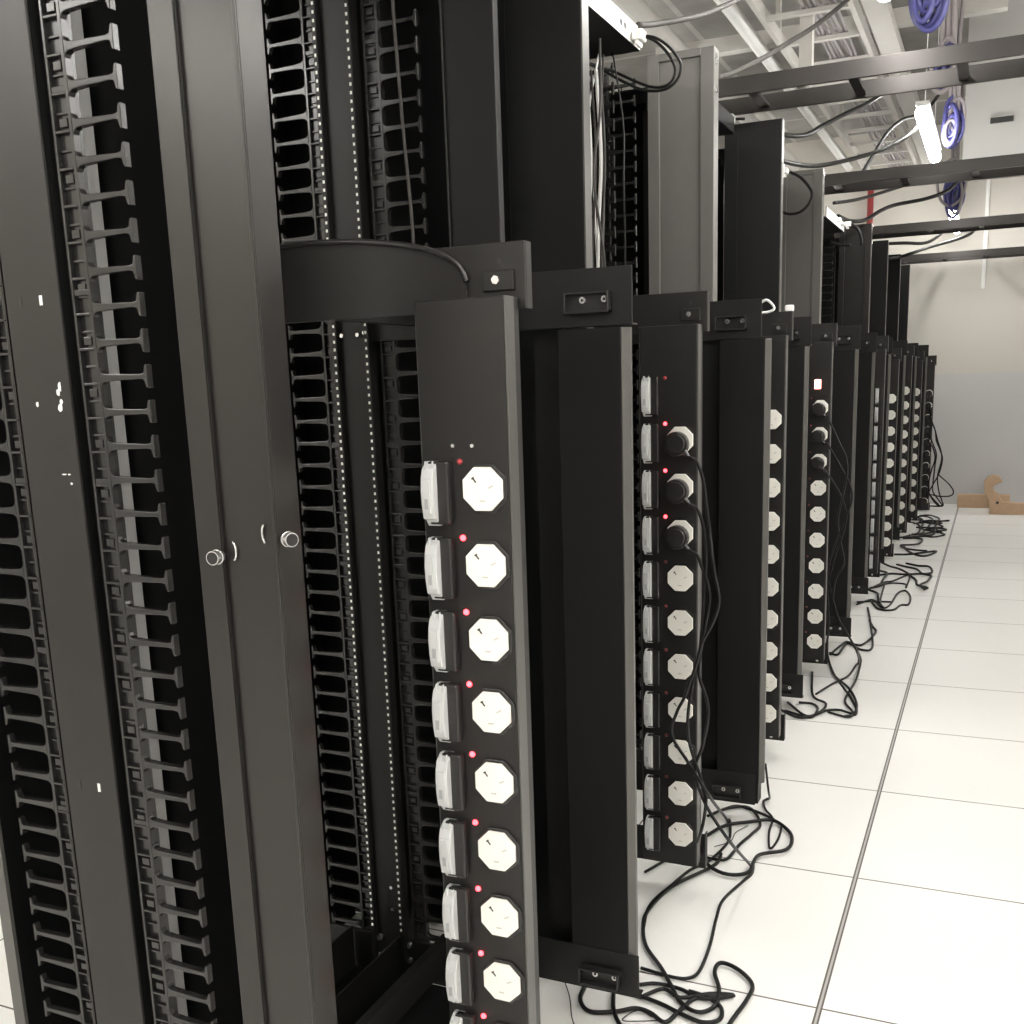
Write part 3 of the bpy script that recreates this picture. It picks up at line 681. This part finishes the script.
for x, names in ((-0.375, ['lit tube lamp straight over the camera', 'lit tube lamp overhead behind the camera end', 'lit tube lamp cut by the top edge of the photo', 'brightest full tube lamp over the aisle', 'lit tube lamp by the far wall seen split by a ladder', 'lit tube lamp at the back of the aisle behind the camera']),
                 (1.7, ['lit tube lamp right of the camera out of frame']*6), (-2.5, ['lit tube lamp left of the racks out of frame']*6)):
    for y, n in zip((0.1, -1.3, 3.15, 6.05, 9.6, -2.5), names):
        lamp(x, y, n, L=1.15)
for y in (1.0, 2.7): lamp(0.75, y, 'added unseen tube lamp beside the camera brightening the near floor', L=1.15)  # extra pair added out of view to brighten the near floor
# white cable tray (ladder type) under the slab
t = thing('cable_tray', 'white cable tray full of grey cables under the ceiling', 'cable tray', (-0.9, 2.0, 2.88))
for x in (-0.22, 0.185): MB().box(x, x+0.025, 0, 8.3, 0, 0.06).build('side_rail', WPAINT, t)
y = 0.3; r0_ = None
while y < 8.2:
    if r0_ is None: r0_ = MB().box(-0.195, 0.185, 0, 0.035, 0.005, 0.025).build('rung', WPAINT, t); r = r0_
    else: r = r0_.copy(); C.objects.link(r); r.parent = t
    r.location = (0, y, 0); y += 0.46
for yy in (1.5, 3.9, 6.3):
    for x in (-0.21, 0.2): MB().box(x-0.012, x+0.012, yy, yy+0.04, 0.06, ZC-2.88).build('hanger', WPAINT, t)
gt = 'grey cables laid in the white ceiling tray'
for j in range(9):
    x = -0.93+0.018*j
    tag(MB().tube([(x+0.01*math.sin(y*1.3+j), y, 2.905+0.012+0.012*(j % 2)) for y in (2.1, 3.2, 4.3, 5.4, 6.5, 7.6, 8.8, 10.1)], 0.008, 6).build('tray_cable', GREYC), 'grey cable lying in the white ceiling tray', 'cable', gt)
# white lighting trunk and pipes along the aisle under the slab
tag(MB().box(-0.64, -0.54, 1.0, 10.3, 2.84, 2.90).build('light_trunking', WPAINT, bevel=0.003), 'flat white trunking along the ceiling left of the lamps', 'trunking')
tag(MB().cyl((-1.28, 0.5, 2.98), (0, 1, 0), 0.035, 9.7, 16).build('ceiling_pipe', PVC), 'white pipe along the ceiling left of the cable tray', 'pipe')
tag(MB().cyl((-1.75, 0.5, 3.05), (0, 1, 0), 0.05, 9.7, 16).build('ceiling_pipe', WPAINT), 'thick white pipe along the ceiling above the racks', 'pipe')
tag(MB().box(-0.95, -0.05, 4.2, 4.28, 3.02, 3.1).build('ceiling_batten', WPAINT), 'white batten crossing the ceiling nearest the camera', 'batten')
tag(MB().box(-1.9, -0.05, 6.4, 6.48, 3.02, 3.1).build('ceiling_batten', WPAINT), 'white batten crossing the ceiling halfway down the aisle', 'batten')
tag(MB().box(-0.95, -0.89, 5.6, 5.66, 2.62, ZC).build('drop_post', WPAINT), 'white drop post hanging from the ceiling through the tray', 'post')
tag(MB().cyl((-1.115, 10.42, 2.0), (0, 0, 1), 0.028, 0.82, 14).build('standpipe', RED), 'red standpipe on the far wall above the racks', 'pipe')
tag(MB().box(-0.17, -0.14, 10.48, 10.5, 1.9, 3.1).build('wall_conduit', PVC), 'white conduit on the upper far wall', 'conduit')
# blue and grey patch cables hanging beside the lamps
def coil(y, x, zc, n, r, label):
    t = thing('cable_coil', label, 'cable coil', (x, y, zc)); top = ZC-zc
    for j in range(3): MB().tube([(0.03*j-0.03, 0.02*j, top), (0.02*j-0.03, 0.0, top*0.5), (0.02*j-0.02, 0.0, r*0.6)], 0.010, 6).build('drop_cable', GREYC, t)
    for j in range(n):
        rr = r*rnd.uniform(0.35, 1.15); ex = rnd.uniform(0.35, 0.6); ph = rnd.uniform(-0.9, 0.9); ox, oz = rnd.uniform(-0.02, 0.02), rnd.uniform(-0.4, 0.4)*r
        p = [(ox+math.cos(a)*rr*ex*math.cos(ph), math.cos(a)*rr*ex*math.sin(ph)+0.005*j-0.03, oz+math.sin(a)*rr) for a in [math.pi/2+i/8*2*math.pi for i in range(10)]]
        MB().tube(p, 0.010, 6).build('cable', BLUE if j % 5 else GREYC, t)
    return t
coil(4.15, -0.28, 2.50, 16, 0.11, 'blue cable coil hanging at the top edge of the photo beside the lamp')
coil(4.75, -0.24, 2.38, 12, 0.07, 'blue cable coil behind the nearest ladder')
coil(6.2, -0.27, 2.45, 12, 0.10, 'blue cable coil beside the brightest tube lamp')
coil(8.35, -0.34, 2.44, 18, 0.14, 'blue cable coil hanging before the far lamp')
# drooping black feeds from the rack tops to the ceiling
gF = 'black feeds swinging from rack tops to the ceiling'
for Y0, Y1, L, r, m, lb in (
    (2.70, 3.4, [(638, 25), (655, 24), (690, 18), (715, 10), (740, -2), (765, -20)], 0.0075, CORDG, 'thick grey cable rising from the tall rack top to the top edge'),
    (3.3, 4.3, [(716, 78), (735, 72), (765, 57), (786, 44), (815, 26), (845, 2), (860, -12)], 0.008, CORDG, 'thick grey cable sweeping up over the nearest ladder'),
    (4.1, 5.2, [(780, 134), (795, 136), (808, 134), (822, 126), (845, 114), (866, 104), (884, 92), (900, 78)], 0.009, CORD, 'black cable rising behind the second black cover to the nearest ladder'),
    (4.1, 5.6, [(780, 160), (795, 164), (815, 166), (840, 162), (870, 154), (890, 146), (908, 136), (920, 124)], 0.009, CORD, 'black cable with the longest sag under the bright tube'),
    (5.85, 6.2, [(858, 180), (875, 152), (888, 132), (902, 120), (920, 114), (935, 100), (950, 70), (951, 20), (945, -10)], 0.009, CORD, 'black cable crossing the long sag and climbing to the bright tube'),
    (6.4, 7.6, [(834, 203), (860, 199), (890, 190), (915, 182)], 0.010, CORD, 'thin dark cable low above the last racks under the second ladder'),
    (6.5, 8.0, [(838, 216), (850, 221), (865, 220), (880, 211), (895, 205), (925, 199), (945, 192), (955, 184), (962, 172)], 0.012, CORD, 'black cable waving from the white clips towards the far blue coil'),
    (8.2, 9.0, [(880, 244), (905, 243), (925, 243), (938, 236), (946, 228)], 0.012, CORD, 'black cable low under the third ladder'),
    (8.7, 9.6, [(903, 256), (930, 247), (955, 240), (970, 234), (978, 226)], 0.012, CORD, 'black cable rising right of the far lamp spots')):
    n = len(L); p = [atY(a, b, Y0+(Y1-Y0)*i/(n-1)) for i, (a, b) in enumerate(L)]
    if 'far lamp spots' in lb: p.insert(0, Vector((-0.88, 9.2, 2.088)))
    tag(MB().tube(p, r, 7).build('overhead_cable', m), lb, 'cable', gF)

# ------------------------------------------------------------------ cardboard by the far wall
tag(MB().box(-0.265, 0.16, 10.22, 10.33, 0.0, 0.115).build('cardboard_tube', CARD, bevel=0.006), 'long flat brown cardboard carton lying along the far wall', 'carton')
t = thing('cardboard_insert', 'curled brown cardboard insert standing by the carton at far right', 'cardboard', (0.03, 9.85, 0))
hook = []
for i in range(11):
    a = math.radians(200-i*20); hook.append((0.0+0.085*math.cos(a), 0.25+0.085*math.sin(a)))
inner = [(0.06*1.0, 0.215), (0.01, 0.205), (0.012, 0.165), (0.05, 0.13), (0.06, 0.09), (0.19, 0.085), (0.19, 0.0), (-0.045, 0.0), (-0.045, 0.11), (-0.075, 0.17)]
pl = [(-0.083, 0.235), (-0.082, 0.275), (-0.05, 0.315), (-0.005, 0.33), (0.035, 0.315), (0.06, 0.275), (0.03, 0.262), (-0.005, 0.245), (-0.012, 0.215), (0.005, 0.185), (0.04, 0.165), (0.055, 0.12), (0.075, 0.10), (0.24, 0.092), (0.24, 0.0), (-0.03, 0.0), (-0.03, 0.105), (-0.07, 0.17)]
MB().prism(pl, 'Y', -0.06, 0.06).build('board', CARD, t, bevel=0.004)
MB().cyl((0.03, -0.0605, 0.10), (0, -1, 0), 0.012, 0.001, 14).build('punched_hole', SLOT, t)

# ------------------------------------------------------------------ world and view
w = bpy.data.worlds.new('world'); bpy.context.scene.world = w; w.use_nodes = True
w.node_tree.nodes['Background'].inputs[0].default_value = (0.5, 0.5, 0.5, 1); w.node_tree.nodes['Background'].inputs[1].default_value = 0.05
sc = bpy.context.scene
sc.view_settings.view_transform = 'Standard'; sc.view_settings.look = 'None'; sc.view_settings.gamma = 1; sc.view_settings.use_curve_mapping = False
sc.view_settings.exposure = 1.5
sc.cycles.use_denoising = True; sc.cycles.max_bounces = 8; sc.cycles.diffuse_bounces = 5; sc.cycles.sample_clamp_indirect = 6
